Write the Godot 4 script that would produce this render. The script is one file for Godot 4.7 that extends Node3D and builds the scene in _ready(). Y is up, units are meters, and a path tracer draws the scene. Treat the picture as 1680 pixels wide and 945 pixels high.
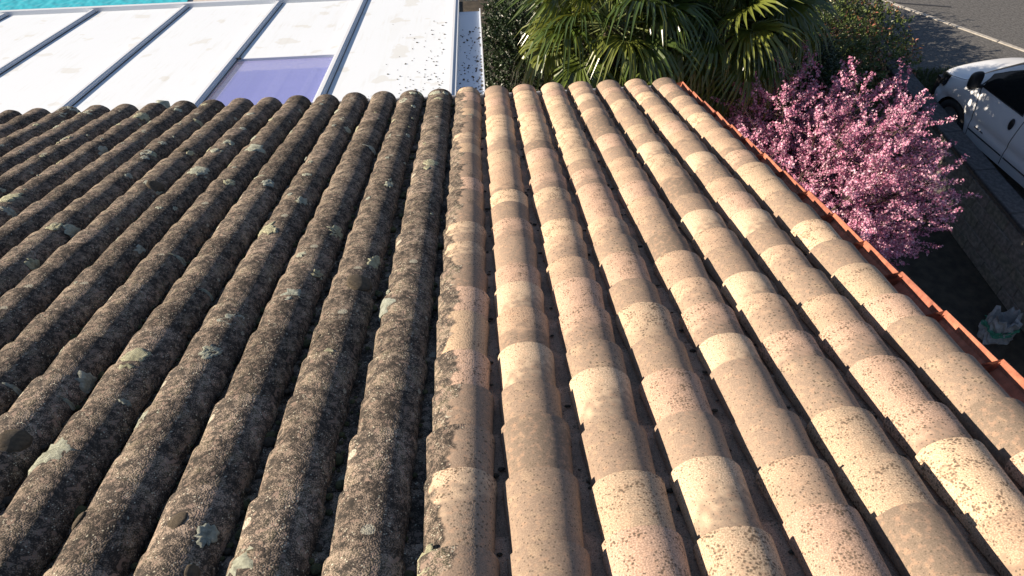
extends Node3D

# World: y up, forward is -z, the tile columns run along z; driveway at y = DRIVE, lower yard at y = YARD.
const DRIVE := -0.4
const YARD := -1.05
const PITCH := 0.25            # spacing of tile columns
const COURSE := 0.236          # exposed length of a tile
const TILE_LEN := 0.34
const COURSES := 26
const SLOPE := deg_to_rad(18.0)
const CAM := Vector3(0.14, 7.0, 0.0)

var rng := RandomNumberGenerator.new()
var used := {}
var to_srgb := PackedByteArray()
var M := {}
var cam: Camera3D
var roof_frame: Transform3D

# ---------------------------------------------------------------- helpers
func numbered(called: String) -> String:
	var n: int = used.get(called, 0)
	used[called] = n + 1
	return called if n == 0 else "%s_%03d" % [called, n]

func thing(called: String, label: String, category: String, at := Vector3.ZERO, group := "") -> Node3D:
	var o := Node3D.new()
	o.name = numbered(called)
	add_child(o)
	o.position = at
	tag(o, label, category, group)
	return o

func tag(o: Node, label: String, category: String, group := "", kind := "") -> void:
	if label: o.set_meta("label", label)
	if category: o.set_meta("category", category)
	if group: o.set_meta("group", group)
	if kind: o.set_meta("kind", kind)

func put(called: String, mesh: Mesh, m: Material, parent: Node = self, xf := Transform3D.IDENTITY) -> MeshInstance3D:
	var o := MeshInstance3D.new()
	o.name = numbered(called) if parent == self else called
	o.mesh = mesh
	if m:
		for k in mesh.get_surface_count():
			o.set_surface_override_material(k, m)
	o.transform = xf
	parent.add_child(o, true)
	return o

func struct(called: String, mesh: Mesh, m: Material) -> MeshInstance3D:
	var o := put(called, mesh, m)
	o.set_meta("kind", "structure")
	return o

func begin(smooth := true) -> SurfaceTool:
	var st := SurfaceTool.new()
	st.begin(Mesh.PRIMITIVE_TRIANGLES)
	st.set_smooth_group(0 if smooth else -1)
	return st

func done(st: SurfaceTool) -> ArrayMesh:
	st.generate_normals()
	return st.commit()

func tri(st: SurfaceTool, a: Vector3, b: Vector3, c: Vector3) -> void:
	st.add_vertex(a); st.add_vertex(b); st.add_vertex(c)

func quad(st: SurfaceTool, a: Vector3, b: Vector3, c: Vector3, d: Vector3) -> void:
	tri(st, a, b, c); tri(st, a, c, d)

# a box given by centre and size, turned by a basis
func add_box(st: SurfaceTool, c: Vector3, s: Vector3, b := Basis.IDENTITY) -> void:
	st.set_smooth_group(-1)
	var h := s * 0.5
	var p := []
	for i in 8:
		p.append(c + b * Vector3(h.x if i & 1 else -h.x, h.y if i & 2 else -h.y, h.z if i & 4 else -h.z))
	for f in [[0, 1, 3, 2], [5, 4, 6, 7], [4, 0, 2, 6], [1, 5, 7, 3], [2, 3, 7, 6], [4, 5, 1, 0]]:
		quad(st, p[f[3]], p[f[2]], p[f[1]], p[f[0]])

func box(s: Vector3, c := Vector3.ZERO) -> ArrayMesh:
	var st := begin(false)
	add_box(st, c, s)
	return done(st)

# box with a small chamfer along all edges
func soft_box(s: Vector3, e: float, c := Vector3.ZERO) -> ArrayMesh:
	var st := begin(false)
	var h := s * 0.5
	var g := h - Vector3(e, e, e)
	var P := func(sx, sy, sz, ax): # vertex of the face across axis ax at this corner
		return c + Vector3(sx * (h.x if ax == 0 else g.x), sy * (h.y if ax == 1 else g.y), sz * (h.z if ax == 2 else g.z))
	var face := func(a, b, cc, d, out: Vector3):
		var n = (b - a).cross(cc - a)
		if n.dot(out) > 0: quad(st, a, d, cc, b)
		else: quad(st, a, b, cc, d)
	for sgn in [-1, 1]:
		face.call(P.call(sgn, -1, -1, 0), P.call(sgn, 1, -1, 0), P.call(sgn, 1, 1, 0), P.call(sgn, -1, 1, 0), Vector3(sgn, 0, 0))
		face.call(P.call(-1, sgn, -1, 1), P.call(1, sgn, -1, 1), P.call(1, sgn, 1, 1), P.call(-1, sgn, 1, 1), Vector3(0, sgn, 0))
		face.call(P.call(-1, -1, sgn, 2), P.call(1, -1, sgn, 2), P.call(1, 1, sgn, 2), P.call(-1, 1, sgn, 2), Vector3(0, 0, sgn))
		for t in [-1, 1]:
			face.call(P.call(sgn, t, -1, 0), P.call(sgn, t, 1, 0), P.call(sgn, t, 1, 1), P.call(sgn, t, -1, 1), Vector3(sgn, t, 0))
			face.call(P.call(sgn, -1, t, 0), P.call(sgn, 1, t, 0), P.call(sgn, 1, t, 2), P.call(sgn, -1, t, 2), Vector3(sgn, 0, t))
			face.call(P.call(-1, sgn, t, 1), P.call(1, sgn, t, 1), P.call(1, sgn, t, 2), P.call(-1, sgn, t, 2), Vector3(0, sgn, t))
			for q in [-1, 1]:
				var a = P.call(sgn, t, q, 0)
				var b = P.call(sgn, t, q, 1)
				var d = P.call(sgn, t, q, 2)
				if (b - a).cross(d - a).dot(Vector3(sgn, t, q)) > 0: tri(st, a, d, b)
				else: tri(st, a, b, d)
	return done(st)

# grid of points rows[i][j]; out-facing side is chosen by flip
func add_grid(st: SurfaceTool, rows: Array, flip := false, uvs: Array = []) -> void:
	for i in rows.size() - 1:
		for j in rows[i].size() - 1:
			var idx := [[i, j], [i, j + 1], [i + 1, j + 1], [i + 1, j]]
			var order := [0, 1, 2, 0, 2, 3] if not flip else [0, 2, 1, 0, 3, 2]
			for k in order:
				var q = idx[k]
				if uvs.size(): st.set_uv(uvs[q[0]][q[1]])
				st.add_vertex(rows[q[0]][q[1]])

func add_tube(st: SurfaceTool, pts: Array, radii: Array, sides := 6) -> void:
	var rows := []
	for i in pts.size():
		var d: Vector3 = (pts[mini(i + 1, pts.size() - 1)] - pts[maxi(i - 1, 0)]).normalized()
		var x := d.cross(Vector3(0.3, 0.2, 0.9) if absf(d.y) > 0.9 else Vector3.UP).normalized()
		var y := d.cross(x)
		var row := []
		for j in sides + 1:
			var a := TAU * j / sides
			row.append(pts[i] + (x * cos(a) + y * sin(a)) * radii[i])
		rows.append(row)
	add_grid(st, rows, true)

func tube(pts: Array, radii: Array, sides := 8) -> ArrayMesh:
	var st := begin()
	add_tube(st, pts, radii, sides)
	return done(st)

func mat(c: Color, rough := 0.8, metal := 0.0) -> StandardMaterial3D:
	var m := StandardMaterial3D.new()
	m.albedo_color = c.linear_to_srgb()
	m.roughness = rough
	m.metallic = metal
	return m

func lin(r: float, g: float, b: float) -> Color:
	return Color(r, g, b)

func noise_bytes(seed_: int, freq: float, w: int, h: int, octaves := 1, kind := FastNoiseLite.TYPE_SIMPLEX_SMOOTH) -> PackedByteArray:
	var n := FastNoiseLite.new()
	n.seed = seed_
	n.noise_type = kind
	n.frequency = freq
	n.fractal_type = FastNoiseLite.FRACTAL_FBM if octaves > 1 else FastNoiseLite.FRACTAL_NONE
	n.fractal_octaves = octaves
	if kind == FastNoiseLite.TYPE_CELLULAR:
		n.cellular_return_type = FastNoiseLite.RETURN_DISTANCE
		n.cellular_jitter = 1.0
	return n.get_image(w, h, false, false, true).get_data()

func tex(rgb: PackedByteArray, w: int, h: int) -> ImageTexture:
	return ImageTexture.create_from_image(Image.create_from_data(w, h, false, Image.FORMAT_RGB8, rgb))

func gray_tex(l: PackedByteArray, w: int, h: int) -> ImageTexture:
	return ImageTexture.create_from_image(Image.create_from_data(w, h, false, Image.FORMAT_L8, l))

func s8(x: float) -> int:
	return to_srgb[clampi(int(x * 1023.0), 0, 1023)]

# speckled mineral material: shared grey grain, tinted; a is the darkest and b the lightest colour
var grains := {}
func mineral(a: Color, b: Color, seed_: int, scale := 1.0, rough := 0.9, bump := 0.3, fine := 0.25) -> StandardMaterial3D:
	var ratio := (a.r + a.g + a.b) / (b.r + b.g + b.b)
	var level := 0.8 if ratio > 0.68 else (0.58 if ratio > 0.5 else 0.4)
	var key := "%s %s" % [level, fine]
	var w := 512
	if not grains.has(key):
		var low := seamless(7, 0.012, w, 4)
		var fin := seamless(8, fine, w, 2)
		var out := PackedByteArray(); out.resize(w * w)
		for i in w * w:
			var t := clampf(((low[i] + fin[i]) / 510.0 - 0.3) * 2.2, 0.0, 1.0)
			out[i] = s8(lerpf(level, 1.0, t))
		grains[key] = gray_tex(out, w, w)
		grains["bump %s" % fine] = gray_tex(fin, w, w)
	var m := mat(b, rough)
	m.albedo_texture = grains[key]
	m.uv1_triplanar = true
	m.uv1_world_triplanar = true
	m.uv1_scale = Vector3.ONE * scale
	m.uv1_offset = Vector3(seed_ * 0.137, seed_ * 0.071, seed_ * 0.213)
	if bump > 0.0:
		m.heightmap_enabled = true
		m.heightmap_texture = grains["bump %s" % fine]
		m.heightmap_scale = bump
	return m

func seamless(seed_: int, freq: float, w: int, octaves := 1) -> PackedByteArray:
	var n := FastNoiseLite.new()
	n.seed = seed_
	n.noise_type = FastNoiseLite.TYPE_SIMPLEX_SMOOTH
	n.frequency = freq
	n.fractal_type = FastNoiseLite.FRACTAL_FBM if octaves > 1 else FastNoiseLite.FRACTAL_NONE
	n.fractal_octaves = octaves
	return n.get_seamless_image(w, w, false, false, 0.1, true).get_data()

# ---------------------------------------------------------------- tile surfaces
const TW := 224
const TH := 264

# kind: 0 weathered, 1 cleaned, 2 half and half. u (columns) runs round the arc, v (rows) from the lower to the upper end.
func tile_material(kind: int, k: int) -> StandardMaterial3D:
	var sd := 1000 * kind + 37 * k + 5
	var fine := noise_bytes(sd, 0.21, TW, TH, 2)
	var mid := noise_bytes(sd + 1, 0.045, TW, TH, 3)
	var low := noise_bytes(sd + 2, 0.013, TW, TH, 2)
	var flake := noise_bytes(sd + 3, 0.03, TW, TH, 2)
	var cell := noise_bytes(sd + 4, 0.072, TW, TH, 1, FastNoiseLite.TYPE_CELLULAR)
	var cell2 := noise_bytes(sd + 5, 0.135, TW, TH, 1, FastNoiseLite.TYPE_CELLULAR)
	var warp := noise_bytes(sd + 6, 0.022, TW, TH, 2)
	var r := RandomNumberGenerator.new()
	r.seed = sd
	var rgb := PackedByteArray(); rgb.resize(TW * TH * 3)
	var hgt := PackedByteArray(); hgt.resize(TW * TH)
	# cleaned palette of this tile
	var creams := [lin(0.61, 0.45, 0.30), lin(0.55, 0.395, 0.275), lin(0.62, 0.47, 0.325), lin(0.56, 0.39, 0.285)]
	var greys := [lin(0.285, 0.217, 0.162), lin(0.33, 0.25, 0.186), lin(0.25, 0.194, 0.148)]
	var cream: Color = creams[k % 4]
	var grey: Color = greys[k % 3]
	var mode: int = [0, 1, 2, 3, 1, 4, 5, 0, 1, 2, 3, 4, 1, 5, 6, 6, 6, 6][k]      # 0, 3 cream; 1 grey; 2, 4, 5 part grey; 6 pinkish channel clay
	if mode == 6: cream = lin(0.50, 0.345, 0.255)
	var edge := r.randf_range(0.2, 0.45)
	var lean: float = [0.95, 0.9, 0.6, 1.0, 0.8][k % 5]
	var dense := r.randf_range(0.15, 0.9)
	var bright := r.randf_range(0.78, 1.1)
	# weathered tone of this tile
	var dull := r.randf_range(0.75, 1.2)
	var green := r.randf_range(0.0, 0.6)
	# ring lichens, flat, on this tile
	var rings := []
	for q in r.randi_range(0, 2):
		rings.append([r.randf_range(0.1, 0.9) * TW, r.randf_range(0.05, 0.7) * TH, r.randf_range(5.0, 17.0), r.randf_range(0.6, 1.4), [0, 0, 1, 2][r.randi() % 4]])
	for y in TH:
		var v := float(y) / TH
		for x in TW:
			var i := y * TW + x
			var f := fine[i] / 255.0
			var m := mid[i] / 255.0
			var l := low[i] / 255.0
			var fl := flake[i] / 255.0
			var wp := warp[i] / 255.0
			var c := Color()
			var h := 0.0
			var share := float(kind)
			if kind == 2:
				var border: float = [0.34, 0.44, 0.30, 0.40, 0.48][k % 5] + 0.08 * sin(v * 6.0 + k * 2.1) + (wp - 0.5) * 0.12 + (f - 0.5) * 0.02
				share = clampf((float(x) / TW - border) * 30.0 + 0.5, 0.0, 1.0)
			if share < 1.0:
				# crusted, lichen-darkened clay
				var t := clampf((f + 0.30 * (m - 0.5) + 0.50 * (l - 0.5) + 0.25 * (m - 0.5) - 0.38) * 2.0, 0.0, 1.0)
				var base := lin(0.030, 0.028, 0.025).lerp(lin(0.072, 0.060, 0.049), m)
				base = base.lerp(lin(0.075, 0.075, 0.042), green * clampf((l - 0.5) * 3.0, 0.0, 1.0))
				c = base.lerp(lin(0.33, 0.26, 0.20), t * 0.88)
				h = 0.25 + 0.35 * t + 0.25 * m
				if fl > 0.76:
					var e := clampf((fl - 0.76) * 22.0, 0.0, 1.0)
					c = c.lerp(lin(0.30, 0.225, 0.175).lerp(lin(0.20, 0.145, 0.115), f), e * 0.75)
					h += 0.12 * e
				var cd := cell[i] / 255.0
				if cd < 0.12 and wp > 0.60:
					c = lin(0.42, 0.40, 0.31); h += 0.12
				for g in rings:
					var d: float = Vector2(x - g[0], (y - g[1]) * g[3]).length() / (g[2] * (0.8 + 0.4 * m))
					if d < 1.0:
						if g[4] == 0: c = c.lerp(lin(0.40, 0.39, 0.31), 0.75 if f > 0.33 else 0.2)
						elif g[4] == 1: c = c.lerp(lin(0.05, 0.045, 0.04) if d < 0.72 else lin(0.36, 0.29, 0.22), 0.7)
						elif d > 0.7: c = c.lerp(lin(0.37, 0.32, 0.25), 0.7)
						h += 0.1
				c = c * dull
			if share > 0.0:
				var g2 := 0.0
				var jag := v * lean + (1.0 - absf(lean)) * (float(x) / TW) * 0.6 + (wp - 0.5) * 0.28 + (f - 0.5) * 0.30
				if mode == 1: g2 = 0.95 - 0.35 * clampf((l - 0.66) * 4.0, 0.0, 1.0)
				elif mode == 6: g2 = 0.5 * clampf((wp - 0.5) * 8.0, 0.0, 1.0)
				elif mode == 2 or mode == 4 or mode == 5: g2 = clampf((jag - edge) * 8.0, 0.0, 1.0) * (0.85 if mode != 5 else 0.55)
				var body := cream.lerp(grey, g2) * bright
				# pale grains over a browner ground
				var grain := clampf((f - 0.42 + 0.2 * (m - 0.5)) * 4.0, 0.0, 1.0)
				body = body * lerpf(lerpf(0.66, 0.84, g2), 1.08, grain)
				body = body.lerp(lin(0.50, 0.31, 0.20), 0.35 * clampf((m - 0.55) * 3.0, 0.0, 1.0))
				# dark round spots, thick where the low noise is high
				var cd2 := cell2[i] / 255.0
				var cd3 := cell[i] / 255.0
				var amount := clampf((l - 0.5 + 0.5 * (dense - 0.5) + 0.5 * (m - 0.5)) * 3.0, 0.0, 1.0) * (1.0 - 0.8 * g2)
				if cd2 < 0.30 * amount * (0.6 + 0.8 * wp) and fl > 0.28: body = body.lerp(lin(0.17, 0.122, 0.083), 0.85)
				if cd3 < 0.08 + 0.18 * dense * l and wp > 0.36: body = body.lerp(lin(0.105, 0.085, 0.062), 0.85)
				for g in rings:
					if g[4] == 1 and g[2] > 9.0:
						var d: float = Vector2(x - g[0], (y - g[1]) * g[3]).length() / (g[2] * (0.8 + 0.4 * m))
						if d < 1.0: body = body.lerp(lin(0.19, 0.14, 0.10), 0.65 if d > 0.75 else 0.35 * f)
				var hh := 0.4 + 0.3 * f * (1.0 - 0.6 * g2) + 0.15 * m
				c = c.lerp(body, share)
				h = lerpf(h * (1.0 if kind == 0 else 0.9), hh, share)
			rgb[i * 3] = s8(c.r); rgb[i * 3 + 1] = s8(c.g); rgb[i * 3 + 2] = s8(c.b)
			hgt[i] = clampi(int(h * 255.0), 0, 255)
	var sm := StandardMaterial3D.new()
	sm.albedo_texture = tex(rgb, TW, TH)
	sm.texture_repeat = false
	sm.roughness = 0.92
	sm.metallic_specular = 0.25
	sm.heightmap_enabled = true
	sm.heightmap_texture = gray_tex(hgt, TW, TH)
	sm.heightmap_scale = 0.42 if kind != 1 else 0.16
	return sm

# half-round clay tile: lower (wide) end at z = 0, upper (narrow) end at z = length
func cover_mesh(seed_: int, rough: float, wide := 0.1125, narrow := 0.0905, drop := 0.017) -> ArrayMesh:
	var n := FastNoiseLite.new()
	n.seed = seed_
	n.frequency = 9.0
	var st := begin()
	var segs := 22
	var steps := 6
	var outer := []
	var inner := []
	var uv := []
	var flare := sin(seed_ * 1.7) * 0.003
	for i in steps + 1:
		var t := float(i) / steps
		var z := t * TILE_LEN
		var a := lerpf(wide + flare, narrow, t)
		var hh := lerpf(0.087, 0.087 - drop, t)
		var ro := []; var ri := []; var ru := []
		for j in segs + 1:
			var s := float(j) / segs
			var th := PI * s
			var p := Vector3(-a * cos(th), 0.054 + hh * pow(sin(th), 0.92), z)
			if j == 0 or j == segs: p.y = 0.050
			var nrm := Vector3(-cos(th), sin(th), 0)
			var bump := n.get_noise_3d(p.x, p.y, p.z) * rough
			var ragged := n.get_noise_3d(p.x * 2.0, p.y * 2.0 + 5.0, seed_) * rough * 1.2 + n.get_noise_2d(s * 6.0, seed_ * 3.0) * 0.0035
			var q := p + nrm * bump
			if i == 0: q.z += ragged
			ro.append(q)
			var w := p - nrm * 0.0115
			w.y = maxf(w.y, 0.0495)
			w.z = q.z
			ri.append(w)
			ru.append(Vector2(s, t))
		outer.append(ro); inner.append(ri); uv.append(ru)
	add_grid(st, outer, true, uv)
	st.set_smooth_group(1)
	add_grid(st, inner, false, uv)
	st.set_smooth_group(2)
	add_grid(st, [inner[0], outer[0]], true, [uv[0], uv[0]])
	var ol := []; var il := []; var orr := []; var irr := []; var ul := []
	for i in steps + 1:
		ol.append(outer[i][0]); il.append(inner[i][0]); orr.append(outer[i][segs]); irr.append(inner[i][segs]); ul.append(uv[i][0])
	st.set_smooth_group(3)
	add_grid(st, [ol, il], false, [ul, ul])
	add_grid(st, [orr, irr], true, [ul, ul])
	return done(st)

# channel tile lying on its back: narrow lower end at z = 0, wide upper end at z = length
func channel_mesh(seed_: int, rough: float) -> ArrayMesh:
	var n := FastNoiseLite.new()
	n.seed = seed_
	n.frequency = 9.0
	var st := begin()
	var segs := 12
	var steps := 3
	var top := []; var bot := []; var uv := []
	for i in steps + 1:
		var t := float(i) / steps
		var a := lerpf(0.088, 0.102, t)
		var lift := lerpf(0.044, 0.026, t)
		var rt := []; var rb := []; var ru := []
		for j in segs + 1:
			var s := float(j) / segs
			var x := -a * cos(PI * s)
			var y := lift + 0.048 * (1.0 - pow(sin(PI * s), 0.8))
			var p := Vector3(x, y + n.get_noise_3d(x, y, t) * rough, t * TILE_LEN)
			rt.append(p)
			rb.append(p - Vector3(0, 0.012, 0))
			ru.append(Vector2(s, t))
		top.append(rt); bot.append(rb); uv.append(ru)
	add_grid(st, top, true, uv)
	st.set_smooth_group(1)
	add_grid(st, bot, false, uv)
	st.set_smooth_group(2)
	add_grid(st, [bot[0], top[0]], true, [uv[0], uv[0]])
	return done(st)

func in_view(p: Vector3, margin := 1.06) -> float:
	var q := cam.transform.affine_inverse() * p
	if q.z > -0.05: return -1.0
	var ty := tan(deg_to_rad(cam.fov) * 0.5) * margin
	if absf(q.y / -q.z) > ty or absf(q.x / -q.z) > ty * 1.7778: return -1.0
	return -q.z

# point and outward normal on the cover tile surface of a column (roof frame): th 0..PI round the arc, z up the slope
func on_cover(col: float, th: float, z: float) -> Array:
	var k := floorf(z / COURSE)
	var t := (z - k * COURSE) / TILE_LEN
	var a := lerpf(0.1105, 0.0925, t)
	var hh := lerpf(0.087, 0.073, t)
	var p := Vector3(col * PITCH - a * cos(th), 0.054 + hh * pow(sin(th), 0.92), z)
	return [p, Vector3(-cos(th), sin(th), 0).normalized()]

func build_house() -> void:
	var house := thing("house", "house with a canal-tiled roof, dark lichened half beside a cleaned pale half", "house", Vector3(0, YARD, 0))
	var lift := Transform3D(Basis.IDENTITY, Vector3(0, -YARD, 0))
	var x0 := -5.75; var x1 := 1.80
	var v := Vector3(0, -sin(SLOPE), -cos(SLOPE))
	var eave := roof_frame.origin
	# walls: gable prism under the deck
	var zf := eave.z + 0.42
	var zb := eave.z + 6.6 * cos(SLOPE) - 0.15
	var top_at := func(z): return eave.y + (z - eave.z) * tan(SLOPE) - 0.10
	for side in [[x1 - 0.3, x1], [x0, x0 + 0.3]]:
		var st := begin(false)
		var a := Vector3(side[0], YARD, zf); var b := Vector3(side[0], YARD, zb)
		var c := Vector3(side[0], top_at.call(zb), zb); var d := Vector3(side[0], top_at.call(zf), zf)
		var e := Vector3(side[1] - side[0], 0, 0)
		quad(st, a, b, c, d); quad(st, a + e, d + e, c + e, b + e)
		quad(st, d, c, c + e, d + e); quad(st, a, d, d + e, a + e); quad(st, b, b + e, c + e, c)
		put("gable_wall", done(st), M.render, house, lift)
	put("front_wall", box(Vector3(x1 - x0 - 0.6, top_at.call(zf) - YARD, 0.3), Vector3((x0 + x1) / 2, (top_at.call(zf) + YARD) / 2, zf + 0.15)), M.render, house, lift)
	put("back_wall", box(Vector3(x1 - x0 - 0.6, top_at.call(zb) - YARD - 0.12, 0.3), Vector3((x0 + x1) / 2, (top_at.call(zb) + YARD - 0.12) / 2, zb - 0.15)), M.render, house, lift)
	# roof deck, carries every tile
	var deck := put("roof", box(Vector3(x1 - x0 + 0.22, 0.05, 6.55), Vector3((x0 + x1) / 2 + 0.02, -0.028, 3.33)), M.timber, house, lift * roof_frame)
	# gutter: half-round channel with a rolled front rim
	var rows := []
	var gz := -0.075
	for end in [x0 - 0.1, x1 + 0.12]:
		var row := []
		for j in 13:
			var a2 := PI * j / 12.0
			row.append(Vector3(end, -0.012 - 0.062 * sin(a2), gz + 0.062 * cos(a2)))
		rows.append(row)
	var gst := begin()
	add_grid(gst, rows)
	var gut := put("gutter", done(gst), M.gutter, house, lift * Transform3D(Basis(Vector3.RIGHT, -SLOPE * 0.0), roof_frame.origin))
	put("rolled_rim", tube([Vector3(x0 - 0.1, -0.008, gz - 0.062), Vector3(x1 + 0.12, -0.008, gz - 0.062)], [0.009, 0.009], 8), M.gutter, gut)

	# tiles
	var old_m := []; var new_m := []; var half_m := []
	for k in 10: old_m.append(tile_material(0, k))
	for k in 14: new_m.append(tile_material(1, k))
	var pan_m := []
	for k in 4: pan_m.append(tile_material(1, 14 + k))
	for k in 5: half_m.append(tile_material(2, k))
	print("tile materials ", Time.get_ticks_msec())
	var old_mesh := []; var new_mesh := []; var pan_old := []; var pan_new := []
	for k in 5: old_mesh.append(cover_mesh(11 + k, 0.0032, 0.1105, 0.0925, 0.014))
	for k in 4: new_mesh.append(cover_mesh(31 + k, 0.0014))
	for k in 3: pan_old.append(channel_mesh(51 + k, 0.003))
	for k in 3: pan_new.append(channel_mesh(61 + k, 0.0012))
	rng.seed = 77
	var far_old := []         # weathered tiles past the first 300 in view
	var list := []
	for col in range(-20, 8):
		var drift := 0.0
		for k in COURSES:
			drift = clampf(drift + rng.randf_range(-0.0025, 0.0025), -0.006, 0.006)
			var yaw := rng.randf_range(-1.0, 1.0) * 0.016
			var b := Basis(Vector3.UP, yaw) * Basis(Vector3.BACK, rng.randf_range(-0.022, 0.022)) * Basis(Vector3.RIGHT, rng.randf_range(-0.004, 0.008) if col < 0 else rng.randf_range(0.008, 0.026))
			var s := rng.randf_range(0.985, 1.02)
			b = b.scaled(Vector3(s, s, 1.0))
			var o := Vector3(col * PITCH + drift + rng.randf_range(-0.003, 0.003), rng.randf_range(-0.001, 0.003) + (0.0 if col < 0 else 0.004), k * COURSE + (0.0 if k == 0 else rng.randf_range(-0.038, 0.038)))
			var xf := Transform3D(b, o)
			var depth := in_view(roof_frame * (o + Vector3(0, 0.13, 0.1)))
			list.append({"col": col, "k": k, "xf": xf, "depth": depth, "r": rng.randi()})
	var olds := list.filter(func(t): return t.col < 0)
	olds.sort_custom(func(a, b): return (a.depth if a.depth > 0 else 99.0) < (b.depth if b.depth > 0 else 99.0))
	for i in olds.size():
		var t = olds[i]
		if i < 300 and t.depth > 0:
			var o := put("weathered_cover_tile", old_mesh[t.r % 5], old_m[(t.r >> 4) % 10], deck, t.xf)
			if i == 0: o.set_meta("label", "old clay tile crusted dark with lichen")
		else: far_old.append(t)
	if far_old.size():
		var joined := ArrayMesh.new()
		for mi in 10:
			var st := SurfaceTool.new()
			st.begin(Mesh.PRIMITIVE_TRIANGLES)
			var any := false
			for t in far_old:
				if (t.r >> 4) % 10 == mi:
					st.append_from(old_mesh[t.r % 5], 0, t.xf); any = true
			if any:
				st.commit(joined)
				joined.surface_set_material(joined.get_surface_count() - 1, old_m[mi])
		var rest := put("weathered_cover_tiles", joined, null, deck)
		rest.set_meta("kind", "stuff")
	for t in list:
		if t.col < 0: continue
		if t.col == 0:
			put("half_cleaned_cover_tile", new_mesh[t.r % 4], half_m[(t.r >> 4) % 5], deck, t.xf)
		else:
			put("cleaned_cover_tile", new_mesh[t.r % 4], new_m[(t.r >> 4) % 14], deck, t.xf)
	# channel tiles between the columns
	var far_pan := ArrayMesh.new()
	var pst := SurfaceTool.new()
	pst.begin(Mesh.PRIMITIVE_TRIANGLES)
	for col in range(-20, 8):
		for k in range(0, COURSES):
			var xf := Transform3D(Basis(Vector3.UP, rng.randf_range(-0.012, 0.012)), Vector3((col + 0.5) * PITCH + rng.randf_range(-0.003, 0.003), 0, (k - 0.28) * COURSE + rng.randf_range(-0.015, 0.015) + (0.03 if k == 0 else 0.0)))
			if col >= 0 and col < 7:
				put("cleaned_channel_tile", pan_new[k % 3], pan_m[rng.randi() % 4], deck, xf)
			elif col < 0:
				if col >= -11 and in_view(roof_frame * (xf.origin + Vector3(0, 0.03, 0.1))) > 0.0:
					put("weathered_channel_tile", pan_old[k % 3], old_m[rng.randi() % 10], deck, xf)
				else: pst.append_from(pan_old[k % 3], 0, xf)
	pst.commit(far_pan)
	var fp := put("weathered_channel_tiles", far_pan, old_m[3], deck)
	fp.set_meta("kind", "stuff")
	# verge: red clay edge tiles lapping over the rake
	rng.seed = 91
	for k in 19:
		var st := begin(false)
		var l := 0.36
		var prof := [Vector2(-0.065, 0.046), Vector2(-0.04, 0.026), Vector2(0.0, 0.018), Vector2(0.04, 0.024), Vector2(0.066, 0.044), Vector2(0.075, 0.074), Vector2(0.081, 0.079), Vector2(0.087, 0.076), Vector2(0.088, 0.03), Vector2(0.082, -0.075), Vector2(0.072, -0.075), Vector2(0.068, 0.014), Vector2(0.03, 0.005), Vector2(-0.04, 0.005), Vector2(-0.065, 0.034)]
		var ra := []; var rb := []
		var gr := rng.randf_range(-0.003, 0.003)
		for p in prof + [prof[0]]:
			ra.append(Vector3(p.x + gr, p.y + 0.012, 0)); rb.append(Vector3(p.x * 0.985 + gr, p.y, l))
		add_grid(st, [ra, rb], true)
		for e in [ra, rb]:
			for j in range(1, prof.size() - 1): tri(st, e[0], e[j], e[j + 1])
		var o := put("verge_tile", done(st), M.verge[k % 3], deck, Transform3D(Basis(Vector3.UP, rng.randf_range(-0.016, 0.016)), Vector3(1.846 + 0.0022 * k + rng.randf_range(-0.004, 0.004), rng.randf_range(-0.002, 0.004), k * 0.345 - 0.02 + rng.randf_range(-0.01, 0.01))))
		if k == 0: o.set_meta("label", "red clay edge tile along the gable")
	build_growth(deck)

# ---------------------------------------------------------------- lichen and moss on the old tiles
func lobed(seed_: int, rx: float, rz: float, hgt: float, knobs: float) -> Array:
	# returns polar grid of (dx, dz, height) offsets
	var n := FastNoiseLite.new()
	n.seed = seed_
	n.frequency = 1.0
	var rows := []
	for i in 7:
		var t := i / 6.0
		var row := []
		for j in 25:
			var a := TAU * (j % 24) / 24.0
			var edge := 1.0 + 0.75 * n.get_noise_2d(cos(a) * 1.6, sin(a) * 1.6) + 0.5 * n.get_noise_2d(cos(a) * 5.0 + 9.0, sin(a) * 5.0)
			var r := t * edge
			var h := hgt * (0.35 + 0.65 * smoothstep(0.0, 0.85, t)) * (1.0 + knobs * n.get_noise_2d(cos(a) * r * 7.0 + 30.0, sin(a) * r * 7.0))
			if i == 6: h = -0.003
			row.append(Vector3(cos(a) * r * rx, h, sin(a) * r * rz))
		rows.append(row)
	return rows

func lichen(deck: Node, col: float, th: float, z: float, rx: float, rz: float, m: Material, seed_: int, hgt := 0.006) -> void:
	var c: Array = on_cover(col, th, z)
	var st := begin()
	var rows := []
	var tone := []
	var n := FastNoiseLite.new()
	n.seed = seed_
	n.frequency = 1.0
	var i := 0
	for row in lobed(seed_, rx, rz, hgt, 1.6):
		var out := []; var shade := []
		for p in row:
			var q: Array = on_cover(col, clampf(th + p.x / 0.097, 0.04, PI - 0.04), z + p.z)
			out.append(q[0] + q[1] * (p.y + 0.0012) - c[0])
			var g: float = [0.62, 0.72, 0.85, 1.05, 0.92, 1.1, 0.85][i] * (1.0 + 0.45 * n.get_noise_2d(p.x * 160.0, p.z * 160.0))
			shade.append(Color(g, g, g * 0.97))
		rows.append(out); tone.append(shade)
		i += 1
	for a in rows.size() - 1:
		for b in rows[a].size() - 1:
			for k in [[0, 0], [1, 1], [0, 1], [0, 0], [1, 0], [1, 1]]:
				st.set_color(tone[a + k[0]][b + k[1]])
				st.add_vertex(rows[a + k[0]][b + k[1]])
	put("lichen_rosette", done(st), m, deck, Transform3D(Basis.IDENTITY, c[0]))

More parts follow.
